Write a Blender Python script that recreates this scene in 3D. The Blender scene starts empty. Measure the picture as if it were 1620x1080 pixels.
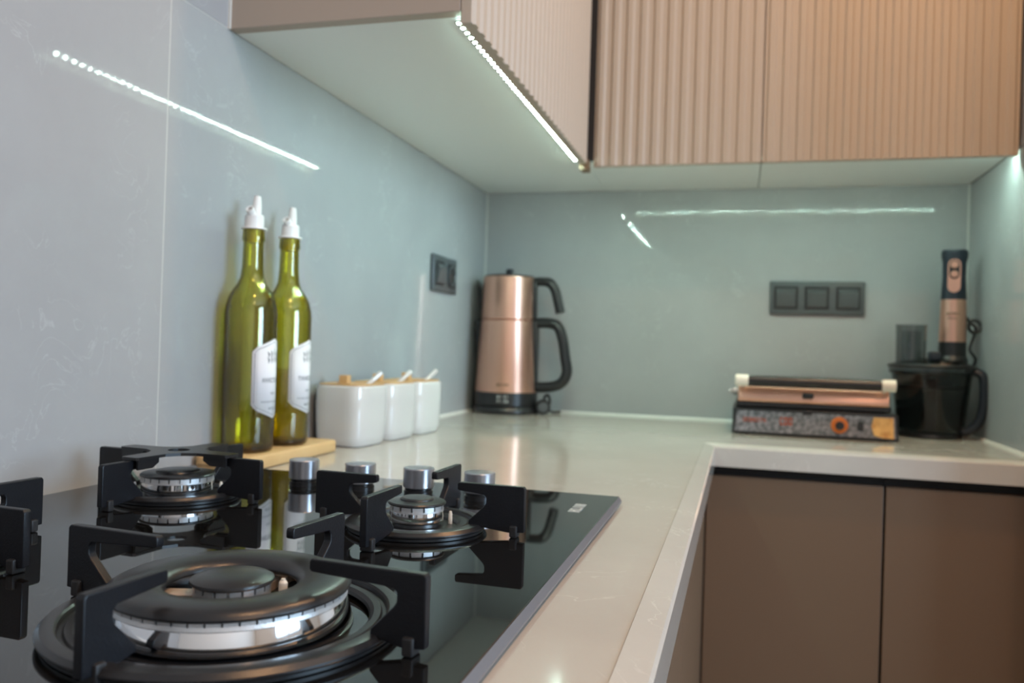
import bpy, bmesh, math, random
from mathutils import Vector, Matrix
PI = math.pi
sc = bpy.context.scene
COL = sc.collection
random.seed(4)

# ------------------------------------------------------------------ camera
F, YAW, PIT, ROL = 1323.4, 0.2663, 0.0060, 0.0317
CAM = Vector((0.6577, -2.115, 0.1658))          # z = 0 is the worktop surface
fw = Vector((-math.sin(YAW)*math.cos(PIT), math.cos(YAW)*math.cos(PIT), math.sin(PIT)))
rt = Vector((math.cos(YAW), math.sin(YAW), 0)); up = rt.cross(fw)
r2 = math.cos(ROL)*rt + math.sin(ROL)*up
u2 = -math.sin(ROL)*rt + math.cos(ROL)*up
cd = bpy.data.cameras.new('camera'); cam = bpy.data.objects.new('camera', cd); COL.objects.link(cam)
cam.matrix_world = Matrix(((r2.x, u2.x, -fw.x, CAM.x), (r2.y, u2.y, -fw.y, CAM.y), (r2.z, u2.z, -fw.z, CAM.z), (0, 0, 0, 1)))
cd.sensor_width = 36; cd.lens = F*36/1620; cd.clip_start = 0.02; cd.clip_end = 50
cd.dof.use_dof = True; cd.dof.focus_distance = 0.58; cd.dof.aperture_fstop = 7.8
sc.camera = cam
# ------------------------------------------------------------------ world, daylight, exposure
w = bpy.data.worlds.new('world'); sc.world = w; w.use_nodes = True
w.node_tree.nodes['Background'].inputs[0].default_value = (0.62, 0.74, 0.9, 1)
w.node_tree.nodes['Background'].inputs[1].default_value = 1.0
vs = sc.view_settings
vs.view_transform = 'Standard'; vs.look = 'None'; vs.gamma = 1; vs.use_curve_mapping = False; vs.exposure = 0.08
sc.cycles.use_denoising = True
sc.cycles.max_bounces = 8; sc.cycles.diffuse_bounces = 4; sc.cycles.glossy_bounces = 5
sc.cycles.transparent_max_bounces = 24; sc.cycles.sample_clamp_indirect = 12.0
def area(name, loc, target, sx, sy, power, color, shape='RECTANGLE'):
    l = bpy.data.lights.new(name, 'AREA'); l.shape = shape; l.size = sx; l.size_y = sy; l.energy = power; l.color = color
    o = bpy.data.objects.new(name, l); COL.objects.link(o); o.location = loc
    o.rotation_euler = (Vector(target)-Vector(loc)).to_track_quat('-Z', 'Y').to_euler(); return o
WIN_P, LAMP_P, LED_S = 32.0, 8.5, 1000.0
WINC = (0.52, 0.76, 1.0)
area('daylight', (3.17, -2.22, 0.70), (0, -2.22, 0.70), 0.52, 1.15, WIN_P, WINC)
area('daylight', (3.17, -1.62, 0.70), (0, -1.62, 0.70), 0.52, 1.15, WIN_P, WINC)

# ------------------------------------------------------------------ materials
def mat(name, base, rough=0.5, metal=0.0, noise=None, bump=None, emit=None, spec=0.5, coat=0.0, coat_r=0.03):
    m = bpy.data.materials.new(name); m.use_nodes = True; nt = m.node_tree; N = nt.nodes; L = nt.links
    b = N['Principled BSDF']
    b.inputs['Base Color'].default_value = (*base, 1); b.inputs['Roughness'].default_value = rough
    b.inputs['Metallic'].default_value = metal; b.inputs['Specular IOR Level'].default_value = spec
    b.inputs['Coat Weight'].default_value = coat; b.inputs['Coat Roughness'].default_value = coat_r
    if emit:
        b.inputs['Emission Color'].default_value = (*emit[0], 1); b.inputs['Emission Strength'].default_value = emit[1]
    tc = N.new('ShaderNodeTexCoord')
    if noise:                                   # (scale, amount, colour2, stretch)
        sca, amt, c2, st = noise
        mp = N.new('ShaderNodeMapping'); mp.inputs['Scale'].default_value = st
        nz = N.new('ShaderNodeTexNoise'); nz.inputs['Scale'].default_value = sca; nz.inputs['Detail'].default_value = 6
        L.new(tc.outputs['Object'], mp.inputs[0]); L.new(mp.outputs[0], nz.inputs['Vector'])
        rp = N.new('ShaderNodeValToRGB'); rp.color_ramp.elements[0].position = 0.35; rp.color_ramp.elements[1].position = 0.68
        L.new(nz.outputs['Fac'], rp.inputs[0])
        mx = N.new('ShaderNodeMix'); mx.data_type = 'RGBA'; mx.inputs['A'].default_value = (*base, 1); mx.inputs['B'].default_value = (*c2, 1)
        ml = N.new('ShaderNodeMath'); ml.operation = 'MULTIPLY'; ml.inputs[1].default_value = amt
        L.new(rp.outputs[0], ml.inputs[0]); L.new(ml.outputs[0], mx.inputs['Factor']); L.new(mx.outputs['Result'], b.inputs['Base Color'])
    if bump:
        nz = N.new('ShaderNodeTexNoise'); nz.inputs['Scale'].default_value = bump[0]; nz.inputs['Detail'].default_value = 3
        L.new(tc.outputs['Object'], nz.inputs['Vector'])
        bp = N.new('ShaderNodeBump'); bp.inputs['Strength'].default_value = bump[1]; bp.inputs['Distance'].default_value = 0.001
        L.new(nz.outputs['Fac'], bp.inputs['Height']); L.new(bp.outputs[0], b.inputs['Normal'])
    return m
def stone(name, base, light, rough, vein, spec=0.5, scale=5.0):
    """polished slab: soft clouding plus fine light veins"""
    m = bpy.data.materials.new(name); m.use_nodes = True; nt = m.node_tree; N = nt.nodes; L = nt.links
    b = N['Principled BSDF']; b.inputs['Roughness'].default_value = rough; b.inputs['Specular IOR Level'].default_value = spec
    tc = N.new('ShaderNodeTexCoord')
    n1 = N.new('ShaderNodeTexNoise'); n1.inputs['Scale'].default_value = scale; n1.inputs['Detail'].default_value = 8; n1.inputs['Roughness'].default_value = 0.65
    L.new(tc.outputs['Object'], n1.inputs['Vector'])
    n2 = N.new('ShaderNodeTexNoise'); n2.inputs['Scale'].default_value = scale*2.4; n2.inputs['Detail'].default_value = 5; n2.inputs['Distortion'].default_value = 1.6
    L.new(tc.outputs['Object'], n2.inputs['Vector'])
    ab = N.new('ShaderNodeMath'); ab.operation = 'SUBTRACT'; ab.inputs[1].default_value = 0.5; L.new(n2.outputs['Fac'], ab.inputs[0])
    a2 = N.new('ShaderNodeMath'); a2.operation = 'ABSOLUTE'; L.new(ab.outputs[0], a2.inputs[0])
    rp = N.new('ShaderNodeValToRGB'); rp.color_ramp.elements[0].position = 0.0; rp.color_ramp.elements[0].color = (1, 1, 1, 1)
    rp.color_ramp.elements[1].position = 0.012; rp.color_ramp.elements[1].color = (0, 0, 0, 1)
    L.new(a2.outputs[0], rp.inputs[0])
    n3 = N.new('ShaderNodeTexNoise'); n3.inputs['Scale'].default_value = scale*1.7; L.new(tc.outputs['Object'], n3.inputs['Vector'])
    r3 = N.new('ShaderNodeValToRGB'); r3.color_ramp.elements[0].position = 0.5; r3.color_ramp.elements[1].position = 0.62; L.new(n3.outputs['Fac'], r3.inputs[0])
    mm = N.new('ShaderNodeMath'); mm.operation = 'MULTIPLY'; L.new(rp.outputs[0], mm.inputs[0]); L.new(r3.outputs[0], mm.inputs[1])
    mv = N.new('ShaderNodeMath'); mv.operation = 'MULTIPLY'; mv.inputs[1].default_value = vein; L.new(mm.outputs[0], mv.inputs[0])
    m1 = N.new('ShaderNodeMix'); m1.data_type = 'RGBA'; m1.inputs['A'].default_value = (*[c*0.9 for c in base], 1); m1.inputs['B'].default_value = (*[c*1.1 for c in base], 1)
    L.new(n1.outputs['Fac'], m1.inputs['Factor'])
    m2 = N.new('ShaderNodeMix'); m2.data_type = 'RGBA'; m2.inputs['B'].default_value = (*light, 1)
    L.new(m1.outputs['Result'], m2.inputs['A']); L.new(mv.outputs[0], m2.inputs['Factor']); L.new(m2.outputs['Result'], b.inputs['Base Color'])
    return m
def glassy(name, absorb=None, tint=(1, 1, 1), ior=1.6, rough=0.0):
    """see-through shell: Fresnel reflection over clear transmission; colour from absorption inside the wall"""
    m = bpy.data.materials.new(name); m.use_nodes = True; nt = m.node_tree; N = nt.nodes; L = nt.links
    N.remove(N['Principled BSDF']); out = N['Material Output']
    tr = N.new('ShaderNodeBsdfTransparent'); tr.inputs[0].default_value = (*tint, 1)
    gl = N.new('ShaderNodeBsdfGlossy'); gl.inputs['Roughness'].default_value = rough
    fr = N.new('ShaderNodeFresnel')
    ge = N.new('ShaderNodeNewGeometry'); mi = N.new('ShaderNodeMix'); mi.inputs['A'].default_value = ior; mi.inputs['B'].default_value = 1/ior
    L.new(ge.outputs['Backfacing'], mi.inputs['Factor']); L.new(mi.outputs['Result'], fr.inputs['IOR'])   # same reflectance from inside and outside
    mx = N.new('ShaderNodeMixShader'); L.new(fr.outputs[0], mx.inputs[0]); L.new(tr.outputs[0], mx.inputs[1]); L.new(gl.outputs[0], mx.inputs[2])
    L.new(mx.outputs[0], out.inputs['Surface'])
    if absorb:
        va = N.new('ShaderNodeVolumeAbsorption'); va.inputs['Color'].default_value = (*absorb[0], 1); va.inputs['Density'].default_value = absorb[1]
        L.new(va.outputs[0], out.inputs['Volume'])
    return m
M = {}
M['tile'] = stone('wall tile', (0.37, 0.375, 0.38), (0.52, 0.53, 0.54), 0.04, 0.35, spec=0.17, scale=6)
M['counter'] = stone('quartz worktop', (0.495, 0.470, 0.425), (0.66, 0.64, 0.59), 0.08, 0.6, scale=7)
M['grout'] = mat('grout', (0.50, 0.50, 0.48), 0.6)
M['silicone'] = mat('silicone', (0.74, 0.74, 0.70), 0.35)
M['paint'] = mat('wall paint', (0.74, 0.72, 0.68), 0.8, bump=(300, 0.1))
M['ceiling'] = mat('ceiling paint', (0.8, 0.79, 0.77), 0.9)
M['floor'] = mat('floor wood', (0.32, 0.24, 0.17), 0.35, noise=(4, 0.7, (0.22, 0.15, 0.10), (12, 1, 1)))
M['under'] = mat('cabinet underside', (0.84, 0.88, 0.87), 0.45)
M['cash'] = mat('cashmere lacquer', (0.475, 0.40, 0.32), 0.42)
M['taupe'] = mat('taupe matt', (0.150, 0.094, 0.057), 0.42, bump=(900, 0.05))
M['side'] = mat('taupe side panel', (0.42, 0.345, 0.28), 0.45)
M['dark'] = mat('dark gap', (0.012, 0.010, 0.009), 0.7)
M['edgebrown'] = mat('brown edge', (0.17, 0.10, 0.05), 0.5)
M['pcb'] = mat('led tape', (0.10, 0.085, 0.06), 0.7)
M['led'] = mat('led', (1, 1, 1), 0.5, emit=((0.67, 1.0, 0.85), LED_S))
M['glass'] = mat('black glass', (0.006, 0.006, 0.006), 0.02, spec=0.5)
M['glass'].node_tree.nodes['Principled BSDF'].inputs['IOR'].default_value = 1.9
M['hobedge'] = mat('hob glass edge', (0.22, 0.22, 0.24), 0.35, metal=0.5)
M['hobbox'] = mat('hob gasket', (0.03, 0.03, 0.03), 0.6)
M['iron'] = mat('black enamel iron', (0.004, 0.0045, 0.007), 0.40, bump=(900, 0.15), spec=0.42)
M['enamel'] = mat('satin black enamel', (0.012, 0.012, 0.013), 0.30, bump=(1200, 0.12), spec=0.6)
M['rubber'] = mat('rubber', (0.015, 0.015, 0.016), 0.55)
M['chrome'] = mat('chrome', (0.86, 0.86, 0.87), 0.07, metal=1.0)
M['alu'] = mat('cast aluminium', (0.66, 0.66, 0.66), 0.42, metal=0.75, bump=(900, 0.2))
M['brass'] = mat('warm cast metal', (0.62, 0.50, 0.40), 0.45, metal=0.6)
M['ceram'] = mat('white ceramic pin', (0.82, 0.74, 0.62), 0.3)
M['knob'] = mat('satin steel knob', (0.50, 0.50, 0.53), 0.28, metal=0.9)
M['whiteceram'] = mat('white porcelain', (0.62, 0.62, 0.61), 0.12, coat=0.4)
M['whiteplastic'] = mat('white plastic', (0.86, 0.84, 0.82), 0.35)
M['paper'] = mat('label paper', (0.80, 0.82, 0.86), 0.6)
M['ink'] = mat('label ink', (0.22, 0.25, 0.27), 0.6)
M['bamboo'] = mat('bamboo', (0.62, 0.40, 0.18), 0.45, noise=(6, 0.6, (0.50, 0.28, 0.11), (1, 8, 1)))
M['board'] = mat('pale wood', (0.66, 0.45, 0.22), 0.45, noise=(7, 0.6, (0.52, 0.32, 0.13), (14, 1.2, 1)))
M['bglass'] = glassy('olive bottle glass', ((0.875, 0.845, 0.02), 640.0), ior=1.8)
M['oil'] = glassy('oil', ((0.80, 0.62, 0.0), 34.0), ior=1.05)
M['copper'] = mat('copper metallic', (0.74, 0.42, 0.31), 0.30, metal=0.9)
M['black'] = mat('black plastic', (0.012, 0.012, 0.013), 0.32)
M['navy'] = mat('dark navy rubber', (0.010, 0.017, 0.028), 0.45)
M['switch'] = mat('anthracite plastic', (0.075, 0.083, 0.088), 0.34)
M['switchd'] = mat('anthracite recess', (0.018, 0.019, 0.021), 0.45)
M['granite'] = mat('mottled print panel', (0.08, 0.09, 0.10), 0.35, noise=(120, 1.0, (0.30, 0.30, 0.33), (1, 1, 1)))
M['red'] = mat('red print', (0.36, 0.06, 0.02), 0.5)
M['orange'] = mat('orange knob', (0.62, 0.16, 0.02), 0.35)
M['amber'] = mat('golden print', (0.62, 0.30, 0.08), 0.3, noise=(70, 0.8, (0.95, 0.62, 0.22), (1, 1, 1)))
M['cream'] = mat('cream plastic', (0.75, 0.70, 0.60), 0.4)
M['steel'] = mat('steel', (0.6, 0.6, 0.6), 0.25, metal=1.0)
M['smoke'] = glassy('smoked plastic', None, tint=(0.47, 0.49, 0.49), ior=1.5, rough=0.05)
M['smokel'] = glassy('pale smoked plastic', None, tint=(0.74, 0.76, 0.76), ior=1.5, rough=0.05)
M['print'] = mat('light print', (0.55, 0.58, 0.56), 0.5)
M['wframe'] = mat('white frame', (0.8, 0.8, 0.8), 0.4)
M['lamp'] = mat('lamp glow', (1, 1, 1), 0.5, emit=((1.0, 0.78, 0.55), 14.0))

# ------------------------------------------------------------------ mesh helpers
def B(): return bmesh.new()
def box(bm, x0, x1, y0, y1, z0, z1, bev=0.0, seg=2):
    r = bmesh.ops.create_cube(bm, size=1.0)
    for v in r['verts']:
        v.co = Vector((x0 if v.co.x < 0 else x1, y0 if v.co.y < 0 else y1, z0 if v.co.z < 0 else z1))
    if bev > 0:
        es = list({e for v in r['verts'] for e in v.link_edges})
        bmesh.ops.bevel(bm, geom=es, offset=bev, segments=seg, affect='EDGES', profile=0.5)
    return bm
def prism(bm, pts, z0, z1, axis='z', bev=0.0):
    """polygon (a, b) extruded along an axis: z -> (a,b,z); y -> (a,y,b); x -> (x,a,b)"""
    def P(a, b, c): return {'z': (a, b, c), 'y': (a, c, b), 'x': (c, a, b)}[axis]
    lo = [bm.verts.new(P(a, b, z0)) for a, b in pts]; hi = [bm.verts.new(P(a, b, z1)) for a, b in pts]
    n = len(pts); fs = [bm.faces.new(lo[::-1]), bm.faces.new(hi)]
    for i in range(n): fs.append(bm.faces.new((lo[i], lo[(i+1) % n], hi[(i+1) % n], hi[i])))
    bmesh.ops.recalc_face_normals(bm, faces=fs)
    if bev > 0:
        es = [e for e in {e for f in fs[:2] for e in f.edges}]
        es += [e for f in fs[2:] for e in f.edges if e not in es]
        bmesh.ops.bevel(bm, geom=list(set(es)), offset=bev, segments=2, affect='EDGES', profile=0.5)
    return bm
def lathe(bm, prof, n=48, cx=0, cy=0, cz=0, close=False):
    """prof: list of (r, z); r = 0 ends collapse to a point"""
    rings = []
    for r, z in prof:
        if r < 1e-6: rings.append([bm.verts.new((cx, cy, cz+z))])
        else: rings.append([bm.verts.new((cx+r*math.cos(2*PI*i/n), cy+r*math.sin(2*PI*i/n), cz+z)) for i in range(n)])
    pr = list(zip(rings, rings[1:]))
    if close: pr.append((rings[-1], rings[0]))
    fs = []
    for a, b in pr:
        for i in range(n):
            j = (i+1) % n
            if len(a) == 1 and len(b) == 1: continue
            if len(a) == 1: fs.append(bm.faces.new((a[0], b[j], b[i])))
            elif len(b) == 1: fs.append(bm.faces.new((a[i], a[j], b[0])))
            else: fs.append(bm.faces.new((a[i], a[j], b[j], b[i])))
    bmesh.ops.recalc_face_normals(bm, faces=fs)
    return bm
def spline(pts, n=8):
    """Catmull-Rom through the points"""
    P = [Vector(p) for p in pts]; P = [2*P[0]-P[1]] + P + [2*P[-1]-P[-2]]; out = []
    for i in range(1, len(P)-2):
        for k in range(n):
            t = k/n; a, b, c, d = P[i-1:i+3]
            out.append(0.5*((2*b) + (c-a)*t + (2*a-5*b+4*c-d)*t*t + (3*b-a-3*c+d)*t**3))
    out.append(P[-2]); return out
def tube(bm, path, r, n=10, rad2=None, upv=(0, 1, 0)):
    """swept ellipse: r in plane, rad2 along upv; r may be a list"""
    path = [Vector(p) for p in path]; rings = []
    for i, p in enumerate(path):
        t = (path[min(i+1, len(path)-1)]-path[max(i-1, 0)]).normalized()
        u = Vector(upv); u = (u-t*u.dot(t))
        if u.length < 1e-4: u = t.orthogonal()
        u.normalize(); s = t.cross(u)
        ra = r[i] if isinstance(r, (list, tuple)) else r
        rb = rad2 if rad2 else ra
        rings.append([bm.verts.new(p+s*ra*math.cos(2*PI*k/n)+u*rb*math.sin(2*PI*k/n)) for k in range(n)])
    fs = [bm.faces.new(rings[0][::-1]), bm.faces.new(rings[-1])]
    for a, b in zip(rings, rings[1:]):
        for k in range(n): fs.append(bm.faces.new((a[k], a[(k+1) % n], b[(k+1) % n], b[k])))
    bmesh.ops.recalc_face_normals(bm, faces=fs); return bm
def obj(name, bm, m, parent=None, smooth=True, loc=None, rot=None, angle=20):
    me = bpy.data.meshes.new(name); bm.to_mesh(me); bm.free()
    me.materials.append(M[m] if isinstance(m, str) else m)
    if smooth:
        for p in me.polygons: p.use_smooth = True
        me.set_sharp_from_angle(angle=math.radians(angle))
    o = bpy.data.objects.new(name, me); COL.objects.link(o)
    if parent: o.parent = parent
    if loc: o.location = loc
    if rot: o.rotation_euler = rot
    return o
def share(src, parent, loc=None, rot=None):
    o = src.copy(); COL.objects.link(o); o.parent = parent
    if loc is not None: o.location = loc
    if rot is not None: o.rotation_euler = rot
    return o
def tag(o, label, cat, group=None):
    o['label'] = label; o['category'] = cat
    if group: o['group'] = group
    return o
def thing(name, label, cat, loc=(0, 0, 0), rz=0, group=None):
    o = bpy.data.objects.new(name, None); COL.objects.link(o); o.location = loc; o.rotation_euler = (0, 0, rz); o.empty_display_size = 0.05
    return tag(o, label, cat, group)
def struct(o, label=None):
    o['kind'] = 'structure'
    if label: o['label'] = label
    return o
def copy_tree(o, parent=None):
    c = o.copy(); COL.objects.link(c); c.parent = parent
    for ch in list(o.children): copy_tree(ch, c)
    return c

# ------------------------------------------------------------------ the room
H, W = 0.569, 1.1546                 # underside of wall cabinets, width of the back niche
FL, CE, RX, RY = -0.90, 1.62, 3.25, -3.7
D1, D2, T = 0.6196, 0.5533, 0.039    # worktop depths and thickness
U1, U2 = 0.3206, 0.3617
struct(obj('floor', box(B(), -0.1, RX+0.1, RY-0.1, 0.1, FL-0.05, FL), 'floor', smooth=False), 'brown wooden kitchen floor')
struct(obj('ceiling', box(B(), -0.1, RX+0.1, RY-0.1, 0.1, CE, CE+0.05), 'ceiling', smooth=False), 'white painted ceiling')
wl = struct(obj('wall_left', box(B(), -0.1, -0.010, RY, 0.1, FL, CE), 'grout', smooth=False), 'grey tiled wall behind the hob')
g = 0.0008
tl = []
ys = [(-2.475, -1.275), (-1.275, 0.0), (RY, -2.475)]
for (a, b) in ys:
    for (c, d) in ((FL, H+0.0012), (H+0.0012, CE)):
        o = obj('tile', box(B(), -0.010, 0.0, a+g, b-g, c+g, d-g, 0.0006, 1), 'tile', wl, smooth=False)
for y in (-1.275, -2.475): obj('grout_line', box(B(), -0.010, -0.0003, y-0.0011, y+0.0011, FL, CE), 'grout', wl, smooth=False)
obj('grout_line', box(B(), -0.010, -0.0003, RY, 0.0, H+0.0003, H+0.0021), 'grout', wl, smooth=False)
wb = struct(obj('wall_back', box(B(), -0.01, RX, 0.010, 0.1, FL, CE), 'grout', smooth=False), 'grey tiled wall behind the kettle')
for (c, d) in ((FL, H+0.0012), (H+0.0012, CE)):
    obj('tile', box(B(), 0.0035, W-0.002, 0.0, 0.010, c+g, d-g, 0.0006, 1), 'tile', wb, smooth=False)
obj('plaster', box(B(), W+0.1, RX, 0.0, 0.010, FL, CE), 'paint', wb, smooth=False)
wr = struct(obj('wall_right', box(B(), W+0.010, W+0.095, -0.65, 0.010, FL, CE), 'grout', smooth=False), 'short grey tiled wall at the right end of the worktop')
for (c, d) in ((FL, H+0.0012), (H+0.0012, CE)):
    obj('tile', box(B(), W, W+0.010, -0.65, -0.003, c+g, d-g, 0.0006, 1), 'tile', wr, smooth=False)
obj('end_panel', box(B(), W-0.0, W+0.095, -0.668, -0.65, FL, CE), 'paint', wr, smooth=False)
struct(obj('wall_front', box(B(), -0.1, RX+0.1, RY-0.1, RY, FL, CE), 'paint', smooth=False), 'plain wall behind the camera')
wy0, wy1, wz0, wz1 = -2.54, -1.30, 0.06, 1.34
bm = B(); box(bm, RX, RX+0.1, RY, wy0, FL, CE); box(bm, RX, RX+0.1, wy1, 0.1, FL, CE)
box(bm, RX, RX+0.1, wy0, wy1, FL, wz0); box(bm, RX, RX+0.1, wy0, wy1, wz1, CE)
struct(obj('wall_window_side', bm, 'paint', smooth=False), 'plain wall with the window')
bm = B()
for y in (wy0, (wy0+wy1)/2-0.03, wy1-0.06): box(bm, RX-0.02, RX+0.04, y, y+0.06, wz0, wz1, 0.004, 1)
for z in (wz0, wz1-0.06): box(bm, RX-0.02, RX+0.04, wy0, wy1, z, z+0.06, 0.004, 1)
struct(obj('window_1', bm, 'wframe', smooth=False), 'two-pane window with white frame')
# joints and silicone beads along the worktop
def bead(name, pts, label):
    struct(obj(name, tube(B(), pts, 0.0042, 8, upv=(0, 0, 1)), 'silicone'), label)
bead('trim_1', [(0.0015, -2.6, 0.0008), (0.0015, 0, 0.0008)], 'white silicone joint along the left wall')
bead('trim_2', [(0, -0.0015, 0.0008), (W, -0.0015, 0.0008)], 'white silicone joint along the back wall')
bead('trim_3', [(W-0.0015, -0.55, 0.0008), (W-0.0015, 0, 0.0008)], 'white silicone joint along the right wall')
struct(obj('trim_4', tube(B(), [(0.0016, -0.0016, 0), (0.0016, -0.0016, H)], 0.0032, 8), 'grout'), 'pale vertical joint in the left wall corner')
struct(obj('trim_5', tube(B(), [(W-0.0016, -0.0016, 0), (W-0.0016, -0.0016, H)], 0.0032, 8), 'grout'), 'pale vertical joint in the right wall corner')

# ------------------------------------------------------------------ ceiling downlights (warm)
for i, (x, y, lab) in enumerate([(1.05, -0.95, 'warm round downlight nearest the back cabinets'), (1.05, -2.0, 'warm round downlight above the hob side'),
                                 (1.9, -2.9, 'warm round downlight behind the viewer')]):
    t = thing('ceiling_downlight', lab, 'downlight', (x, y, CE), group='warm ceiling downlights')
    obj('trim_ring', lathe(B(), [(0.045, 0), (0.052, 0), (0.052, -0.004), (0.045, -0.006)], 32, close=True), 'wframe', t)
    obj('lens', lathe(B(), [(0, -0.002), (0.044, -0.002)], 32), 'lamp', t)
    l = area('lamp_light', (x, y, CE-0.008), (x, y, 0), 0.085, 0.085, LAMP_P, (1.0, 0.54, 0.24), 'DISK')
    l.parent = t; l.location = (0, 0, -0.008)

# ------------------------------------------------------------------ wall cabinets with fluted doors
SL_P, SL_W, SL_D = 0.0288, 0.0185, 0.0034
def slat_mesh(h, w=SL_W):
    a = w/2; return prism(B(), [(-a, 0), (-a+0.0042, -SL_D), (a-0.0042, -SL_D), (a, 0)], 0, h)
DZ0 = H-0.0155
def fluted_door(parent, length, height, thick, phase):
    """door in local coords: runs +x from 0 to length, face towards -y, bottom at z=0"""
    d = obj('door', box(B(), 0, length, -(thick-SL_D), 0, 0, height, 0.0008, 1), 'cash', parent, smooth=False)
    first = None; x = phase
    while x < length-SL_W/2+0.001:
        if x > SL_W/2-0.001:
            if first is None:
                first = obj('slat', slat_mesh(height), 'cash', d, smooth=False); first.location = (x, -(thick-SL_D), 0)
            else: share(first, d, (x, -(thick-SL_D), 0))
        x += SL_P
    return d
CH = 0.78
# left cabinet, along the left wall
LC0, LC1 = -1.162, -0.372
c = thing('wall_cabinet', 'wall cabinet over the bottles with pale fluted door seen edge-on', 'wall cabinet', (0, 0, H), group='wall cabinets with fluted fronts')
obj('side_panel', box(B(), 0.0015, U1-0.001, LC0, LC0+0.018, 0, CH-0.02, 0.0006, 1), 'side', c, smooth=False)['label'] = 'plain taupe end panel'
obj('bottom_panel', box(B(), 0.001, U1-0.001, LC0+0.018, -0.0005, 0, 0.018), 'under', c, smooth=False)
obj('carcass', box(B(), 0.001, U1-0.003, LC0+0.018, -0.0005, 0.018, CH-0.02), 'side', c, smooth=False)
d = fluted_door(c, LC1-LC0-0.012, CH, 0.0175, 0.0125)
d.location = (U1, LC0+0.0, -0.0155); d.rotation_euler = (0, 0, PI/2)
struct(obj('trim_6', box(B(), 0.0, 0.0035, LC0-0.002, LC0+0.002, H, H+CH-0.02), 'silicone', smooth=False), 'white joint between cabinet end and wall')
# back cabinets
xs = [0.3455, 0.6892, W-0.002]
labs = ['wall cabinet over the kettle side of the back wall, fluted tan door', 'wall cabinet against the right wall with fluted tan door']
for i in range(2):
    c = thing('wall_cabinet', labs[i], 'wall cabinet', (xs[i], 0, H), group='wall cabinets with fluted fronts')
    L = xs[i+1]-xs[i]; x0 = 0.001 if i else -(xs[0]-U1+0.0)+0.001
    obj('bottom_panel', box(B(), x0, L-0.001, -U2+0.0180, -0.0005, 0, 0.018), 'under', c, smooth=False)
    obj('carcass', box(B(), x0, L-0.001, -U2+0.0195, -0.0005, 0.018, CH-0.02), 'side', c, smooth=False)
    fluted_door(c, L-0.002, CH, 0.0175, 0.0125 if i == 0 else 0.0144).location = (0, -U2+0.0175, -0.0155 + (0.0 if i == 0 else 0.0))
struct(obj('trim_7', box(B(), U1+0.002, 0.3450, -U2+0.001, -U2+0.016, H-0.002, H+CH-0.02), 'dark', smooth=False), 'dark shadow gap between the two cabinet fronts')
bm = B(); box(bm, U1-0.001, U1+0.017, LC1-0.008, LC1+0.026, H-0.026, H-0.0035, 0.001, 1)
struct(obj('trim_8', bm, 'edgebrown', smooth=False), 'brown corner post end under the cabinets')

# ------------------------------------------------------------------ LED strips under the cabinets
def led_strip(name, label, a, b, n):
    a, b = Vector(a), Vector(b); t = thing(name, label, 'led strip', a, group='led strips under the wall cabinets')
    dv = b-a; q = 0.004
    bm = B()
    if abs(dv.x) > abs(dv.y): box(bm, -0.003, dv.x+0.003, -q, q, 0, 0.0012)
    else: box(bm, -q, q, -0.003, dv.y+0.003, 0, 0.0012)
    obj('tape', bm, 'pcb', t, smooth=False)
    first = obj('led', box(B(), -0.0018, 0.0018, -0.0018, 0.0018, -0.0004, 0), 'led', t, smooth=False)
    for i in range(1, n): share(first, t, dv*(i/(n-1)))
led_strip('led_strip', 'glowing led strip behind the door bottom of the left wall cabinet', (0.3065, -1.128, H-0.0014), (0.3065, -0.365, H-0.0014), 47)
led_strip('led_strip', 'led strip hidden behind the door bottoms of the back wall cabinets', (0.362, -0.3345, H-0.0014), (W-0.012, -0.3345, H-0.0014), 48)

# ------------------------------------------------------------------ worktop
NW, NS = 0.0205, 0.0040
ct = thing('worktop', 'pale beige stone worktop running round the corner', 'worktop')
xa, ya = D1-NW, -(D2-NW)
bm = B(); prism(bm, [(0.0005, -2.6), (xa, -2.6), (xa, ya), (W-0.0005, ya), (W-0.0005, -0.0005), (0.0005, -0.0005)], -T, 0.0)
obj('slab', bm, 'counter', ct, smooth=False)
def nosing(p_in, p_out, q_in, q_out):
    bm = B(); V = []
    for pi, po in ((p_in, p_out), (q_in, q_out)):
        V.append([bm.verts.new((*pi, 0.0006)), bm.verts.new((*[pi[k]+(po[k]-pi[k])*0.9 for k in (0, 1)], -NS*0.75)), bm.verts.new((*po, -NS-0.0015)), bm.verts.new((*po, -T)), bm.verts.new((*pi, -T))])
    n = 5; fs = [bm.faces.new(V[0]), bm.faces.new(V[1][::-1])]
    for i in range(n): fs.append(bm.faces.new((V[0][i], V[1][i], V[1][(i+1) % n], V[0][(i+1) % n])))
    bmesh.ops.recalc_face_normals(bm, faces=fs); return bm
e = 0.0004
obj('edge_nosing', nosing((xa+e, -2.6), (D1, -2.6), (xa+e, ya-e), (D1, -D2)), 'counter', ct, smooth=False)['label'] = 'sloped stone edge strip'
obj('edge_nosing', nosing((xa+e, ya-e), (D1, -D2), (W-0.0005, ya-e), (W-0.0005, -D2)), 'counter', ct, smooth=False)['label'] = 'sloped stone edge strip'

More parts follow.
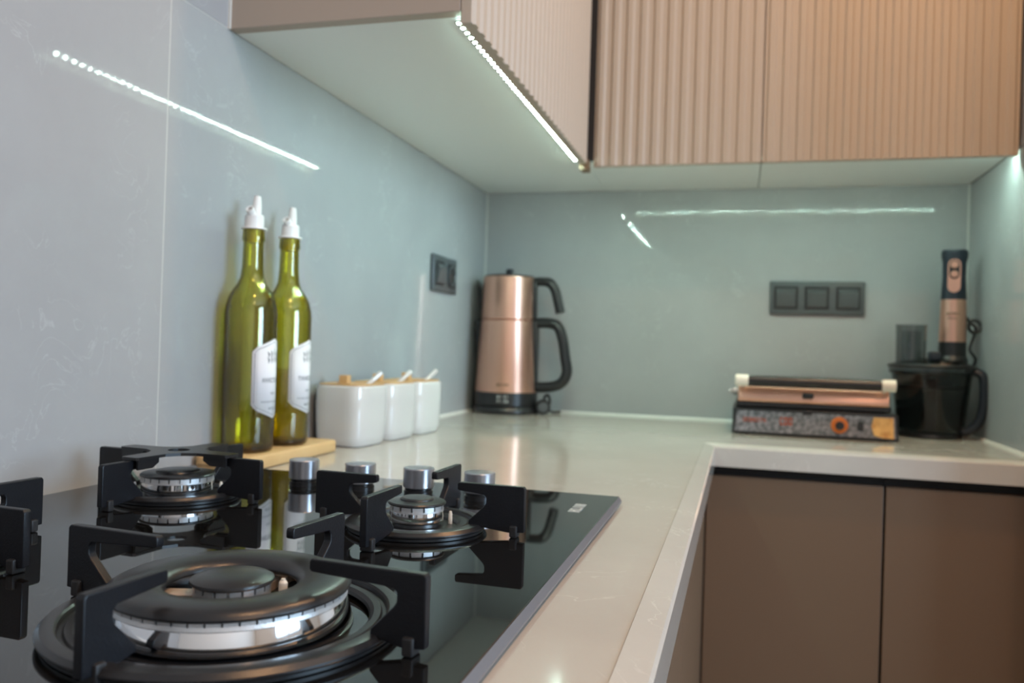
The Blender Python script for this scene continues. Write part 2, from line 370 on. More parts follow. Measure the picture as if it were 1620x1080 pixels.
# ------------------------------------------------------------------ base cabinets
DT = -0.058       # top of the doors
FX, FY = 0.6040, -(D2-0.020)
c = thing('base_cabinet', 'brown corner base cabinet below the worktop, left of the dark door gap', 'base cabinet', (0.62, 0, FL), group='brown base cabinets on the back run')
obj('carcass', box(B(), 0.0, 0.288, FY+0.020, -0.012, 0.10, -FL-T-0.001), 'dark', c, smooth=False)
obj('door', box(B(), FX-0.62+0.002, 0.2865, FY, FY+0.018, 0.10, -FL+DT, 0.0012, 2), 'taupe', c)
obj('plinth', box(B(), 0.0, 0.288, FY+0.06, FY+0.075, 0.0, 0.10), 'taupe', c, smooth=False)
c = thing('base_cabinet', 'brown base cabinet below the grill, right of the dark door gap', 'base cabinet', (0.909, 0, FL), group='brown base cabinets on the back run')
obj('carcass', box(B(), 0.0, W-0.909-0.001, FY+0.020, -0.012, 0.10, -FL-T-0.001), 'dark', c, smooth=False)
obj('door', box(B(), 0.0015, W-0.909-0.002, FY, FY+0.018, 0.10, -FL+DT, 0.0012, 2), 'taupe', c)
obj('plinth', box(B(), 0.0, W-0.909-0.001, FY+0.06, FY+0.075, 0.0, 0.10), 'taupe', c, smooth=False)
blab = ['taupe base cabinet under the hob end nearest the corner', 'taupe base cabinet under the middle of the hob', 'taupe base cabinet under the left run nearest the viewer']
yy = [FY-0.002, -1.15, -1.85, -2.58]
for i in range(3):
    c = thing('base_cabinet', blab[i], 'base cabinet', (0, yy[i+1], FL), group='base cabinets under the hob run')
    L = yy[i]-yy[i+1]
    obj('carcass', box(B(), 0.012, FX-0.020, 0.001, L-0.001, 0.10, -FL-T-0.001), 'dark', c, smooth=False)
    obj('door', box(B(), FX-0.018, FX, 0.0015, L-0.0015, 0.10, -FL+DT, 0.0012, 2), 'taupe', c)
    obj('plinth', box(B(), FX-0.075, FX-0.06, 0.001, L-0.001, 0.0, 0.10), 'taupe', c, smooth=False)

# ------------------------------------------------------------------ gas hob
HZ = 0.010
hx0, hx1, hy0, hy1 = 0.021, 0.541, -1.944, -1.2235
hob = thing('gas_hob', 'black glass gas hob with four burners and steel knobs', 'gas hob')
obj('glass_panel', box(B(), hx0, hx1-0.0030, hy0, hy1, HZ-0.006, HZ, 0.0008, 2), 'glass', hob)
obj('gasket', box(B(), hx0+0.006, hx1-0.008, hy0+0.006, hy1-0.006, 0.0, HZ-0.006), 'hobbox', hob, smooth=False)
obj('edge_strip', prism(B(), [(hx1-0.0030, HZ-0.0003), (hx1-0.0030, HZ-0.0065), (hx1, HZ-0.0065), (hx1, HZ-0.0048)], hy0, hy1, 'y'), 'hobedge', hob, smooth=False)['label'] = 'grey bevelled front edge'
def strokes(bm, x, y, w, h, n, z, along='y', t=0.0006):
    """row of letter-like strokes lying flat"""
    step = w/n
    for i in range(n):
        a = i*step
        segs = random.choice([[(0, 0, .25, 1), (.25, .8, .75, 1)], [(0, 0, .25, 1), (.6, 0, .8, 1), (.25, .42, .6, .6)], [(0, 0, .8, .2), (0, 0, .25, 1), (0, .8, .8, 1)], [(.3, 0, .55, 1)], [(0, 0, .8, .2), (0, .2, .22, .8), (.58, .2, .8, .8), (0, .8, .8, 1)]])
        for (p, q, r, s) in segs:
            if along == 'y': box(bm, x+q*h, x+s*h, y+a+p*step, y+a+r*step, z, z+t)
            else: box(bm, x+a+p*step, x+a+r*step, y+q*h, y+s*h, z, z+t)
    return bm
bm = B(); strokes(bm, -0.0055, -0.021, 0.042, 0.011, 6, 0)
obj('logo_print', bm, 'print', hob, smooth=False, loc=(0.509, -1.307, HZ), rot=(0, 0, 0))['label'] = 'small pale lettering printed on the glass'

def gear(r, n, depth, frac=0.16):
    P = []
    for i in range(n):
        for (f, rr) in ((0, r), (1-frac, r), (1-frac, r-depth), (1, r-depth)):
            for s in ((f,) if f else (0.0, 0.42)):
                a = 2*PI*(i+s)/n
                P.append((rr*math.cos(a), rr*math.sin(a)))
    return P
def simple_burner(cx, cy, r, cap_r, n):
    base = obj('burner', lathe(B(), [(0, 0), (r+0.013, 0), (r+0.013, 0.0015), (r*0.9, 0.003), (r*0.86, 0.0065), (0, 0.0065)], 56), 'enamel', hob, loc=(cx, cy, HZ))
    obj('chrome_body', lathe(B(), [(0, 0.0055), (r*0.90, 0.0055), (r*0.97, 0.0065), (r*1.01, 0.0070), (r, 0.0150), (r*0.985, 0.0155), (0, 0.0155)], 64), 'chrome', base)
    bm = prism(B(), gear(r*0.99, n, 0.005), 0.0165, 0.0205); lathe(bm, [(0, 0.0152), (r*1.0, 0.0152), (r*1.0, 0.0165), (0, 0.0165)], 64)
    obj('flame_ring', bm, 'alu', base)
    k = cap_r
    obj('burner_cap', lathe(B(), [(0, 0.0203), (k*0.97, 0.0203), (k, 0.0210), (k, 0.0218), (k*0.97, 0.0228), (k*0.60, 0.0238), (k*0.58, 0.0250), (k*0.52, 0.0258), (0, 0.0262)], 64), 'enamel', base)
    for a, nm in ((0.55, 'spark_pin'), (PI+0.4, 'sensor_pin')):
        obj(nm, lathe(B(), [(0, 0), (0.0018, 0), (0.0016, 0.009), (0.0010, 0.0115), (0, 0.0115)], 12), 'ceram' if nm == 'spark_pin' else 'steel', base, loc=((r+0.0065)*math.cos(a), (r+0.0065)*math.sin(a), 0.0015))
    return base
WOK = (0.393, -1.711); AUX = (0.397, -1.449); SEM = (0.1315, -1.410); RAP = (0.124, -1.672)
simple_burner(*AUX, 0.0228, 0.0245, 14)['label'] = 'small burner with chrome body'
simple_burner(*SEM, 0.0335, 0.0345, 22)['label'] = 'medium burner with chrome body'
simple_burner(*RAP, 0.0420, 0.0430, 26)['label'] = 'large burner at the back'
# wok burner: outer crown and inner burner
wk = obj('burner', lathe(B(), [(0, 0), (0.066, 0), (0.066, 0.001), (0.060, 0.0025), (0.058, 0.004), (0, 0.004)], 72), 'enamel', hob, loc=(*WOK, HZ))
wk['label'] = 'large wok burner with double crown'
R = 0.0622
obj('chrome_body', lathe(B(), [(0.048, 0.0026), (0.0632, 0.0026), (0.0648, 0.0034), (0.0648, 0.0040), (0.0620, 0.0150), (0.0616, 0.0154), (0.060, 0.0156), (0.048, 0.0156)], 96, close=True), 'chrome', wk)
bm = prism(B(), gear(R-0.0008, 48, 0.0045, 0.14), 0.0172, 0.0205); lathe(bm, [(0.05, 0.0155), (R+0.0002, 0.0155), (R-0.0004, 0.0174), (0.05, 0.0174)], 96, close=True)
# remove the solid middle of the toothed plate by building it as an annulus
bm.free(); bm = B(); G = gear(R-0.0008, 48, 0.0045, 0.14); inn = [(x*0.05/math.hypot(x, y), y*0.05/math.hypot(x, y)) for x, y in G]
n = len(G); ring = [[bm.verts.new((x, y, z)) for x, y in P] for P, z in ((G, 0.0172), (G, 0.0208), (inn, 0.0208), (inn, 0.0172))]
fs = []
for a in range(4):
    A, C = ring[a], ring[(a+1) % 4]
    for i in range(n): fs.append(bm.faces.new((A[i], A[(i+1) % n], C[(i+1) % n], C[i])))
bmesh.ops.recalc_face_normals(bm, faces=fs)
lathe(bm, [(0.05, 0.0155), (R+0.0002, 0.0155), (R-0.0004, 0.0174), (0.05, 0.0174)], 96, close=True)
obj('flame_ring', bm, 'alu', wk)
obj('crown_cap', lathe(B(), [(0.0625, 0.0196), (0.0635, 0.0202), (0.0642, 0.0214), (0.0630, 0.0238), (0.0590, 0.0256), (0.0480, 0.0262), (0.0400, 0.0250), (0.0365, 0.0232), (0.0345, 0.0205), (0.0345, 0.0195), (0.0365, 0.0190), (0.05, 0.0200)], 112, close=True), 'enamel', wk, angle=45)['label'] = 'black ring cap'
obj('inner_base', lathe(B(), [(0, 0.0060), (0.046, 0.0060), (0.048, 0.0075), (0.048, 0.0110), (0.046, 0.0110), (0.030, 0.0085), (0, 0.0085)], 64), 'dark', wk)
obj('inner_crown', prism(lathe(B(), [(0, 0.008), (0.0225, 0.008), (0.0225, 0.0112), (0.0205, 0.0122), (0.0205, 0.0190), (0, 0.0190)], 56), gear(0.0205, 18, 0.004, 0.2), 0.0188, 0.0226), 'alu', wk)
obj('inner_cap', lathe(B(), [(0, 0.0222), (0.0215, 0.0222), (0.0225, 0.0232), (0.0222, 0.0245), (0.0200, 0.0258), (0.0120, 0.0274), (0, 0.0280)], 64), 'enamel', wk, angle=45)['label'] = 'domed black cap'
obj('bridge', box(box(B(), -0.047, -0.0195, -0.0055, 0.0055, 0.0085, 0.0165, 0.0008, 1), -0.050, -0.042, -0.009, 0.009, 0.0085, 0.0185, 0.0008, 1), 'brass', wk, rot=(0, 0, 0.30))
obj('bridge', box(box(B(), -0.047, -0.0195, -0.0055, 0.0055, 0.0085, 0.0150, 0.0008, 1), -0.050, -0.042, -0.009, 0.009, 0.0085, 0.0165, 0.0008, 1), 'brass', wk, rot=(0, 0, 0.30+2.35))
obj('bridge', box(box(B(), -0.047, -0.0195, -0.0055, 0.0055, 0.0085, 0.0150, 0.0008, 1), -0.050, -0.042, -0.009, 0.009, 0.0085, 0.0165, 0.0008, 1), 'brass', wk, rot=(0, 0, 0.30+4.4))
obj('spark_pin', lathe(B(), [(0, 0), (0.0024, 0), (0.0024, 0.0150), (0.0018, 0.0160), (0.0012, 0.0160), (0.0012, 0.0172), (0, 0.0172)], 14), 'ceram', wk, loc=(0.0268, 0.0075, 0.0075))['label'] = 'cream ceramic ignition pin'

# knobs
KY = -1.302
kn = obj('knob', lathe(B(), [(0, 0.0075), (0.0156, 0.0075), (0.0160, 0.0082), (0.0160, 0.0265), (0.0155, 0.0275), (0.0100, 0.0280), (0, 0.0281)], 48), 'knob', hob, loc=(0.2085, KY, HZ))
kc = obj('collar', lathe(B(), [(0, 0), (0.0150, 0), (0.0150, 0.0040), (0.0140, 0.0048), (0.0140, 0.0075), (0, 0.0075)], 40), 'black', kn)
for i in range(1, 4):
    k2 = share(kn, hob, (0.2085+0.0660*i, KY, HZ)); share(kc, k2)

# pan supports: ring with four upright plates and rubber feet
def plate_poly(Ro, Ri, web, diag, top, bot=0.0045):
    return [(Ri, top-0.0015), (Ri+0.001, top), (Ro-0.0015, top), (Ro, top-0.0018), (Ro, bot), (Ro-0.0135, bot-0.0010), (Ro-diag, bot+0.0028), (Ro-diag, bot+0.0062),
            (Ro-web-0.0015, 0.0235), (Ro-web, 0.0260), (Ro-web, top-0.0110), (Ro-web-0.002, top-0.0088), (Ri+0.0015, top-0.0068), (Ri, top-0.0058)]
def pan_support(label, cxy, Ro, Ri, web, diag, ring, top=0.0416, th=0.0056, ang=0.0, offs=(0, 0, 0, 0)):
    t = thing('pan_support', label, 'pan support', (*cxy, HZ), ang, group='cast iron pan supports on the hob')
    ro, ri = ring
    zt = 0.0080; q = min(1.0, (ro-ri)/0.0255)
    obj('ring', lathe(B(), [(ro-0.001*q, 0.0030), (ro, 0.0042), (ro, zt-0.0028), (ro-0.003*q, zt-0.0005), (ro-0.0065*q, zt), (ro-0.0110*q, zt), (ro-0.0125*q, zt-0.0010), (ro-0.0135*q, zt-0.0034), (ro-0.0158*q, zt-0.0036), (ro-0.0172*q, zt-0.0022),
                            (ri+0.0035*q, zt-0.0024), (ri+0.001*q, zt-0.0040), (ri, 0.0022), (ri+0.004*q, 0.0020), (ro-0.014*q, 0.0028)], 112, close=True), 'enamel', t)
    obj('ring_skirt', lathe(B(), [(ro-0.0035, 0.0), (ro-0.0025, 0.0006), (ro-0.0025, 0.0036), (ro-0.0065, 0.0036), (ro-0.0065, 0.0)], 96, close=True), 'black', t)
    for k in range(4):
        bm = prism(B(), plate_poly(Ro+offs[k], Ri, web, diag, top), -th/2, th/2, 'y', 0.0007)
        p = obj('support_plate', bm, 'iron', t, rot=(0, 0, k*PI/2))
        box_ = box(B(), Ro+offs[k]-0.0118, Ro+offs[k]-0.0055, -th/2-0.0024, th/2+0.0024, 0.0002, 0.0098, 0.0012, 2)
        obj('rubber_foot', box_, 'rubber', p)
    return t
pan_support('pan support round the wok burner in the foreground', WOK, 0.1185, 0.0510, 0.0165, 0.0310, (0.0945, 0.0745), ang=-0.10, offs=(0.001, -0.010, 0, -0.018))
pan_support('pan support over the small burner in front of the knobs', AUX, 0.0965, 0.0370, 0.0330, 0.0480, (0.0600, 0.034), ang=-0.03, offs=(-.001, .003, -.001, .003))
pan_support('pan support under the small-pot star near the bottles', SEM, 0.0965, 0.0370, 0.0330, 0.0480, (0.0600, 0.045), ang=-0.07)
pan_support('pan support cut off by the left edge of the photo', RAP, 0.0970, 0.0370, 0.0330, 0.0480, (0.0640, 0.052), ang=-0.06)
# small-pot star on the medium burner
t = thing('pot_star', 'black star-shaped small-pot adapter lying on the medium burner support', 'pot adapter', (*SEM, HZ+0.0416), -0.07)
P = []
ro, rw = 0.064, 0.0095
for k in range(4):
    a = k*PI/2
    for (x, y) in ((0.0215, -0.0215), (0.030, -rw-0.001), (ro-0.002, -rw), (ro, -rw+0.002), (ro, rw-0.002), (ro-0.002, rw), (0.030, rw+0.001)):
        if (x, y) == (0.0215, -0.0215): x, y = 0.0175, -0.0175
        P.append((x*math.cos(a)-y*math.sin(a), x*math.sin(a)+y*math.cos(a)))
bm = B(); outer = P; n = len(P)
hole = [(0.0105*x/math.hypot(x, y), 0.0105*y/math.hypot(x, y)) for x, y in P]
zz = (0.0002, 0.0030)
ring = [[bm.verts.new((x, y, z)) for x, y in Q] for Q, z in ((outer, zz[0]), (outer, zz[1]), (hole, zz[1]), (hole, zz[0]))]
fs = []
for a in range(4):
    A, C = ring[a], ring[(a+1) % 4]
    for i in range(n): fs.append(bm.faces.new((A[i], A[(i+1) % n], C[(i+1) % n], C[i])))
bmesh.ops.recalc_face_normals(bm, faces=fs)
obj('star_plate', bm, 'enamel', t, smooth=False)
for k in range(4):
    bm = prism(B(), [(0.036, 0.0002), (0.062, 0.0002), (0.062, -0.0085), (0.044, -0.0085), (0.036, -0.004)], rw-0.0030, rw-0.0008, 'y')
    prism(bm, [(0.036, 0.0002), (0.062, 0.0002), (0.062, -0.0085), (0.044, -0.0085), (0.036, -0.004)], -rw+0.0008, -rw+0.0030, 'y')
    obj('side_flange', bm, 'enamel', t, rot=(0, 0, k*PI/2), smooth=False)

# ------------------------------------------------------------------ chopping board and bottles
BZ = 0.018
bx0, bx1, by0, by1 = 0.003, 0.080, -1.212, -0.968
P = []
for (cx, cy, a0) in ((bx1-0.012, by1-0.012, 0), (bx0+0.012, by1-0.012, 1), (bx0+0.012, by0+0.012, 2), (bx1-0.012, by0+0.012, 3)):
    for k in range(6):
        a = a0*PI/2+k*PI/10; P.append((cx+0.012*math.cos(a), cy+0.012*math.sin(a)))
tag(obj('wooden_board', prism(B(), P, 0.0005, BZ, 'z', 0.003), 'board', angle=45), 'pale wooden board under the two green bottles', 'wooden board')
def bottle(label, loc, rz, level, lab_z):
    t = thing('glass_bottle', label, 'bottle', loc, rz, group='green glass bottles on the wooden board')
    out = [(0, 0.004), (0.020, 0.001), (0.030, 0), (0.0355, 0.002), (0.0375, 0.007), (0.0378, 0.05), (0.0378, 0.188), (0.0368, 0.199), (0.0335, 0.212), (0.0275, 0.223), (0.0205, 0.232), (0.0168, 0.242), (0.0152, 0.258), (0.0145, 0.288),
           (0.0143, 0.2905), (0.0162, 0.2912), (0.0166, 0.2945), (0.0160, 0.2980), (0.0155, 0.3060), (0.0150, 0.3070)]
    inn = [(0.0115, 0.3070), (0.0110, 0.290), (0.0118, 0.258), (0.0136, 0.242), (0.0175, 0.232), (0.0245, 0.223), (0.0305, 0.212), (0.0338, 0.199), (0.0348, 0.188), (0.0348, 0.05), (0.0345, 0.012), (0.0310, 0.007), (0.020, 0.008), (0, 0.012)]
    obj('glass', lathe(B(), out+inn, 64), 'bglass', t, angle=60)
    if level: obj('oil', lathe(B(), [(0, 0.0125), (0.020, 0.0085), (0.030, 0.0078), (0.0334, 0.0125), (0.0336, 0.05), (0.0336, level), (0, level)], 48), 'oil', t)
    # label: curved paper with clipped corners, facing +x locally
    rr = 0.0381; th0 = 1.02; z0, z1 = lab_z; cz, cth = 0.014, 0.22
    def patch(th_a, th_b, zf0, zf1, r, n=28):
        bm = B(); vs_ = []
        for i in range(n+1):
            a = th_a+(th_b-th_a)*i/n
            vs_.append((bm.verts.new((r*math.cos(a), r*math.sin(a), zf0(a))), bm.verts.new((r*math.cos(a), r*math.sin(a), zf1(a)))))
        for i in range(n): bm.faces.new((vs_[i][0], vs_[i+1][0], vs_[i+1][1], vs_[i][1]))
        return bm
    def cut(a): return 0.011*min(abs(a), th0-cth)/(th0-cth) + max(0, (abs(a)-(th0-cth))/cth)*0.008
    def low(a): return z0+cut(a)
    def top(a): return z1-cut(a)
    lb = obj('label', patch(-th0, th0, low, top, rr), 'paper', t)
    m_ = lb.modifiers.new('thick', 'SOLIDIFY'); m_.thickness = 0.0002; m_.offset = -1
    r3 = rr+0.00025; i3 = 0.004; ti = th0-0.10
    lo2 = lambda a: low(a)+i3; to2 = lambda a: top(a)-i3
    bm = patch(-ti, ti, lo2, lambda a: lo2(a)+0.0008, r3)
    b2 = patch(-ti, ti, lambda a: to2(a)-0.0008, to2, r3)
    me_ = bpy.data.meshes.new('x'); b2.to_mesh(me_); b2.free(); bm.from_mesh(me_); bpy.data.meshes.remove(me_)
    for s in (-1, 1):
        b2 = patch(s*ti-0.012, s*ti+0.012, lambda a: z0+0.021, lambda a: z1-0.021, r3, 2)
        me_ = bpy.data.meshes.new('x'); b2.to_mesh(me_); b2.free(); bm.from_mesh(me_); bpy.data.meshes.remove(me_)
    obj('label_border', bm, 'ink', lb)
    rows = [(0.45, 0.0065, 0.60, 9), (0.30, 0.0030, 0.18, 4), (0.20, 0.0022, 0.62, 14), (0.11, 0.0035, 0.26, 5)]
    bm = B()
    for (f, h, half, n) in rows:
        zc = z0+(z1-z0)*f; st = 2*half/n
        for i in range(n):
            a = -half+i*st
            for (p, q, r_, s_) in random.choice([[(0, 0, .2, 1), (.5, 0, .7, 1), (.2, .4, .5, .6)], [(0, 0, .7, .25), (0, .75, .7, 1), (0, .25, .25, .75)], [(.2, 0, .45, 1), (0, .75, .7, 1)]]):
                a0, a1 = a+p*st, a+r_*st
                vv = [bm.verts.new((r3*math.cos(x), r3*math.sin(x), zc+y*h)) for x, y in ((a0, q), (a1, q), (a1, s_), (a0, s_))]
                bm.faces.new(vv)
    obj('label_lettering', bm, 'ink', lb, smooth=False)
    bm = B()
    for k in range(5):
        a = (k-2)*0.42; zc = z0+(z1-z0)*0.68
        for s in (0.0, 0.008):
            da = 0.10
            vv = [bm.verts.new((r3*math.cos(x), r3*math.sin(x), y)) for x, y in ((a*0.4, zc+s), (a*0.4+da*(0.4+abs(k-2)*0.2), zc+s+0.006), (a*0.5, zc+s+0.016-abs(k-2)*0.003), (a*0.4-da*0.4, zc+s+0.007))]
            bm.faces.new(vv)
    obj('label_emblem', bm, 'ink', lb, smooth=False)
    # pourer
    pz = 0.3072
    po = obj('pourer', lathe(B(), [(0, -0.018), (0.0095, -0.018), (0.0098, 0), (0.0185, 0), (0.0188, 0.0012), (0.0182, 0.0024), (0.0140, 0.0026), (0.0138, 0.018), (0.0125, 0.0205), (0, 0.0210)], 40), 'whiteplastic', t, loc=(0, 0, pz))
    bm = tube(B(), [(0, 0.004, 0.012), (0, 0.0060, 0.026), (0, 0.0072, 0.040), (0, 0.0080, 0.0475)], [0.0080, 0.0070, 0.0060, 0.0048], 16)
    obj('spout', bm, 'whiteplastic', po)
    bm = lathe(B(), [(0.0040, -0.004), (0.0058, -0.004), (0.0060, 0.011), (0.0040, 0.011)], 20, close=True)
    obj('vent_tube', bm, 'whiteplastic', po, loc=(0, -0.0075, 0.020), rot=(0.85, 0, 0))
    t.scale = (0.89, 0.89, 0.945)
    return t
B1 = bottle('green glass bottle with white pourer, the one nearer the hob', (0.0375, -1.146, BZ), 0.10, None, (0.047, 0.157))
B2 = bottle('green glass bottle with white pourer, the one nearer the white jars', (0.0375, -1.055, BZ), 0.10, 0.112, (0.047, 0.157))

# ------------------------------------------------------------------ white jars with bamboo lids and spoons
def jar():
    t = thing('spice_jar', '', 'jar', (0, 0, 0), group='white square jars by the wall')
    def section(s, k=4.2, n=40):
        o = []
        for i in range(n):
            a = 2*PI*i/n+PI/n; c_, s_ = math.cos(a), math.sin(a)
            o.append((s*0.0455*math.copysign(abs(c_)**(2/k), c_), s*0.0545*math.copysign(abs(s_)**(2/k), s_)))
        return o
    bm = B(); rows = [(0.55, 0.0005), (0.86, 0.0005), (0.91, 0.003), (0.955, 0.015), (0.99, 0.045), (1.0, 0.070), (0.985, 0.092), (0.97, 0.0955), (0.945, 0.0962), (0.92, 0.0945), (0.92, 0.06), (0.5, 0.012)]
    rs = [[bm.verts.new((x, y, z)) for x, y in section(s)] for s, z in rows]; n = 40
    bm.faces.new(rs[0][::-1]); bm.faces.new(rs[-1])
    for a, b in zip(rs, rs[1:]):
        for i in range(n): bm.faces.new((a[i], a[(i+1) % n], b[(i+1) % n], b[i]))
    bmesh.ops.recalc_face_normals(bm, faces=bm.faces[:])
    obj('pot', bm, 'whiteceram', t, angle=50)
    bm = B(); prism(bm, section(0.91), 0.0930, 0.0985)
    ld = obj('lid', bm, 'bamboo', t, angle=40)
    obj('lid_knob', box(B(), -0.0075, 0.0075, -0.0065, 0.0065, 0.0985, 0.1115, 0.0012, 2), 'bamboo', ld, loc=(-0.004, -0.018, 0))
    sp = spline([(0.020, 0.004, 0.094), (0.026, 0.018, 0.103), (0.033, 0.033, 0.1155)], 6)
    obj('spoon', tube(B(), sp, [0.0030+0.0014*i/len(sp) for i in range(len(sp))], 10), 'whiteceram', t)
    return t
j0 = jar(); jl = ['white porcelain jar nearest the bottles', 'middle one of the three white porcelain jars', 'white porcelain jar nearest the kettle']
for i in range(3):
    j = j0 if i == 0 else copy_tree(j0)
    j.location = (0.0535+0.0065*i, -0.8730+0.1125*i, 0); j.rotation_euler = (0, 0, -0.06); j['label'] = jl[i]

# ------------------------------------------------------------------ kettle and teapot
kt = thing('electric_kettle', 'copper electric tea kettle in the corner, black base and handle', 'kettle', (0.0945, -0.093, 0))
obj('power_base', lathe(B(), [(0, 0.0005), (0.080, 0.0005), (0.083, 0.004), (0.083, 0.010), (0.080, 0.017), (0.074, 0.020), (0, 0.020)], 64), 'black', kt)
bd = obj('body', lathe(B(), [(0, 0.053), (0.0775, 0.053), (0.0780, 0.056), (0.0680, 0.2290), (0.0660, 0.2310), (0, 0.2312)], 64), 'copper', kt)
obj('body_band', lathe(B(), [(0, 0.020), (0.0770, 0.020), (0.0785, 0.022), (0.0785, 0.052), (0.0775, 0.0535), (0, 0.0535)], 64), 'black', kt)
hp = spline([(0.064, 0, 0.2245), (0.098, 0, 0.2265), (0.126, 0, 0.2195), (0.140, 0, 0.190), (0.149, 0, 0.140), (0.154, 0, 0.108), (0.143, 0, 0.082), (0.118, 0, 0.070), (0.070, 0, 0.066)], 6)
obj('handle', tube(B(), hp, 0.0130, 12, 0.014), 'black', kt)
obj('handle_spine', box(B(), 0.060, 0.079, -0.014, 0.014, 0.056, 0.2300, 0.004, 2), 'black', kt)
sp = prism(B(), [(-0.060, 0.135), (-0.076, 0.150), (-0.0835, 0.222), (-0.0810, 0.2285), (-0.060, 0.2285)], -0.016, 0.016, 'y', 0.003)
obj('spout', sp, 'black', kt)
bm = B(); strokes(bm, -0.0150, 0.0, 0.030, 0.0070, 6, 0.0, 'x', 0.0006)
ang = -1.36
obj('logo_print', bm, 'edgebrown', kt, smooth=False, loc=(0.0772*math.cos(ang)-0.004, 0.0772*math.sin(ang)-0.0005, 0.0690), rot=(PI/2-0.05, 0, ang+PI/2))
bm = B(); strokes(bm, -0.0125, 0.0, 0.011, 0.007, 2, 0.0, 'x', 0.0005); strokes(bm, -0.0125, 0.011, 0.011, 0.007, 2, 0.0, 'x', 0.0005)
strokes(bm, 0.004, 0.0, 0.011, 0.007, 2, 0.0, 'x', 0.0005); strokes(bm, 0.004, 0.011, 0.011, 0.007, 2, 0.0, 'x', 0.0005)
obj('display_print', bm, 'print', kt, smooth=False, loc=(0.0787*math.cos(ang)-0.004, 0.0787*math.sin(ang)-0.0006, 0.0290), rot=(PI/2, 0, ang+PI/2))
tp = thing('teapot', 'copper teapot with open black handle sitting on the kettle', 'teapot', (0.0945, -0.093, 0.2315))
obj('body', lathe(B(), [(0, 0.0), (0.0650, 0.0), (0.0672, 0.002), (0.0650, 0.104), (0.0640, 0.1065), (0, 0.107)], 64), 'copper', tp)
obj('lid', lathe(B(), [(0, 0.1065), (0.0620, 0.1065), (0.0610, 0.1100), (0.0400, 0.1135), (0.0080, 0.1145), (0.0070, 0.1165), (0.0090, 0.1190), (0.0092, 0.1255), (0.0070, 0.1280), (0, 0.1282)], 56), 'black', tp)
hp = spline([(0.060, 0, 0.0960), (0.082, 0, 0.0975), (0.104, 0, 0.0940), (0.118, 0, 0.0760), (0.127, 0, 0.045), (0.133, 0, 0.020)], 6)
obj('handle', tube(B(), hp, [0.0110]*10+[0.0120]*(len(hp)-10), 12, 0.012), 'black', tp)
obj('handle_spine', box(B(), 0.058, 0.0725, -0.012, 0.012, 0.006, 0.101, 0.004, 2), 'black', tp)
obj('spout', prism(B(), [(-0.058, 0.006), (-0.070, 0.020), (-0.0840, 0.098), (-0.0810, 0.101), (-0.058, 0.060)], -0.013, 0.013, 'y', 0.003), 'black', tp)
# plug and coiled lead beside the kettle
pl = thing('power_plug', 'black mains plug on its lead beside the kettle base', 'plug', (0.1955, -0.100, 0))
obj('plug_body', lathe(B(), [(0, 0), (0.016, 0.0), (0.0185, 0.004), (0.0185, 0.020), (0.014, 0.030), (0.006, 0.036), (0, 0.036)], 32), 'black', pl, loc=(0, -0.012, 0.0190), rot=(-PI/2, 0, 0.25))
obj('plug_face', lathe(B(), [(0, -0.0022), (0.011, -0.0022), (0.0125, 0.0)], 24), 'switch', pl, loc=(0, -0.012, 0.0190), rot=(-PI/2, 0, 0.25))
obj('lead', tube(B(), spline([(0.003, 0.022, 0.020), (0.006, 0.036, 0.030), (-0.001, 0.044, 0.046), (-0.008, 0.034, 0.040), (-0.006, 0.040, 0.012), (0.008, 0.052, 0.0045), (0.030, 0.058, 0.0045)], 8), 0.0036, 8), 'black', pl)

# ------------------------------------------------------------------ switches and sockets
def wall_plate(name, label, n, width, height, place, rot):
    t = thing(name, label, 'switch' if n == 3 else 'wall socket', place); t.rotation_euler = rot
    # local: x right, y up, z out of the wall
    bm = box(B(), -width/2, width/2, -height/2, height/2, 0.0004, 0.0085, 0.003, 3)
    obj('frame', bm, 'switch', t)
    pitch = width/n if n == 2 else 0.0700
    for i in range(n):
        x = (i-(n-1)/2)*pitch
        rc = obj('recess', box(B(), -0.0275, 0.0275, -0.0275, 0.0275, 0.0080, 0.0090, 0.0004, 1), 'switchd', t, loc=(x, 0, 0))
        if n == 3 or i == 0:
            obj('rocker', prism(B(), [(-0.0215, 0.009), (-0.0215, 0.0115), (0.0120, 0.0185), (0.0215, 0.0105), (0.0215, 0.009)], -0.0215, 0.0215, 'x', 0.0008), 'switch', t, loc=(x, 0, 0))
        else:
            s = obj('socket', lathe(B(), [(0.0195, 0.009), (0.0245, 0.009), (0.0245, 0.0125), (0.0215, 0.0130), (0.0195, 0.0110)], 40, close=True), 'switch', t, loc=(x, 0, 0))
            obj('socket_well', lathe(B(), [(0, 0.0093), (0.0196, 0.0093)], 32), 'switchd', s)
            for dx in (-0.0095, 0.0095): obj('contact', lathe(B(), [(0, 0.0096), (0.0024, 0.0096), (0.0024, 0.0105), (0.0012, 0.0105), (0, 0.0097)], 12), 'steel', s, loc=(dx, 0, 0))
    return t
wall_plate('light_switch', 'anthracite triple rocker switch above the grill', 3, 0.2135, 0.080, (0.8300, 0, 0.3035), (PI/2, 0, 0))
wall_plate('wall_socket', 'anthracite double wall plate on the left wall beside the kettle', 2, 0.156, 0.081, (0, -0.325, 0.3235), (PI/2, 0, PI/2))

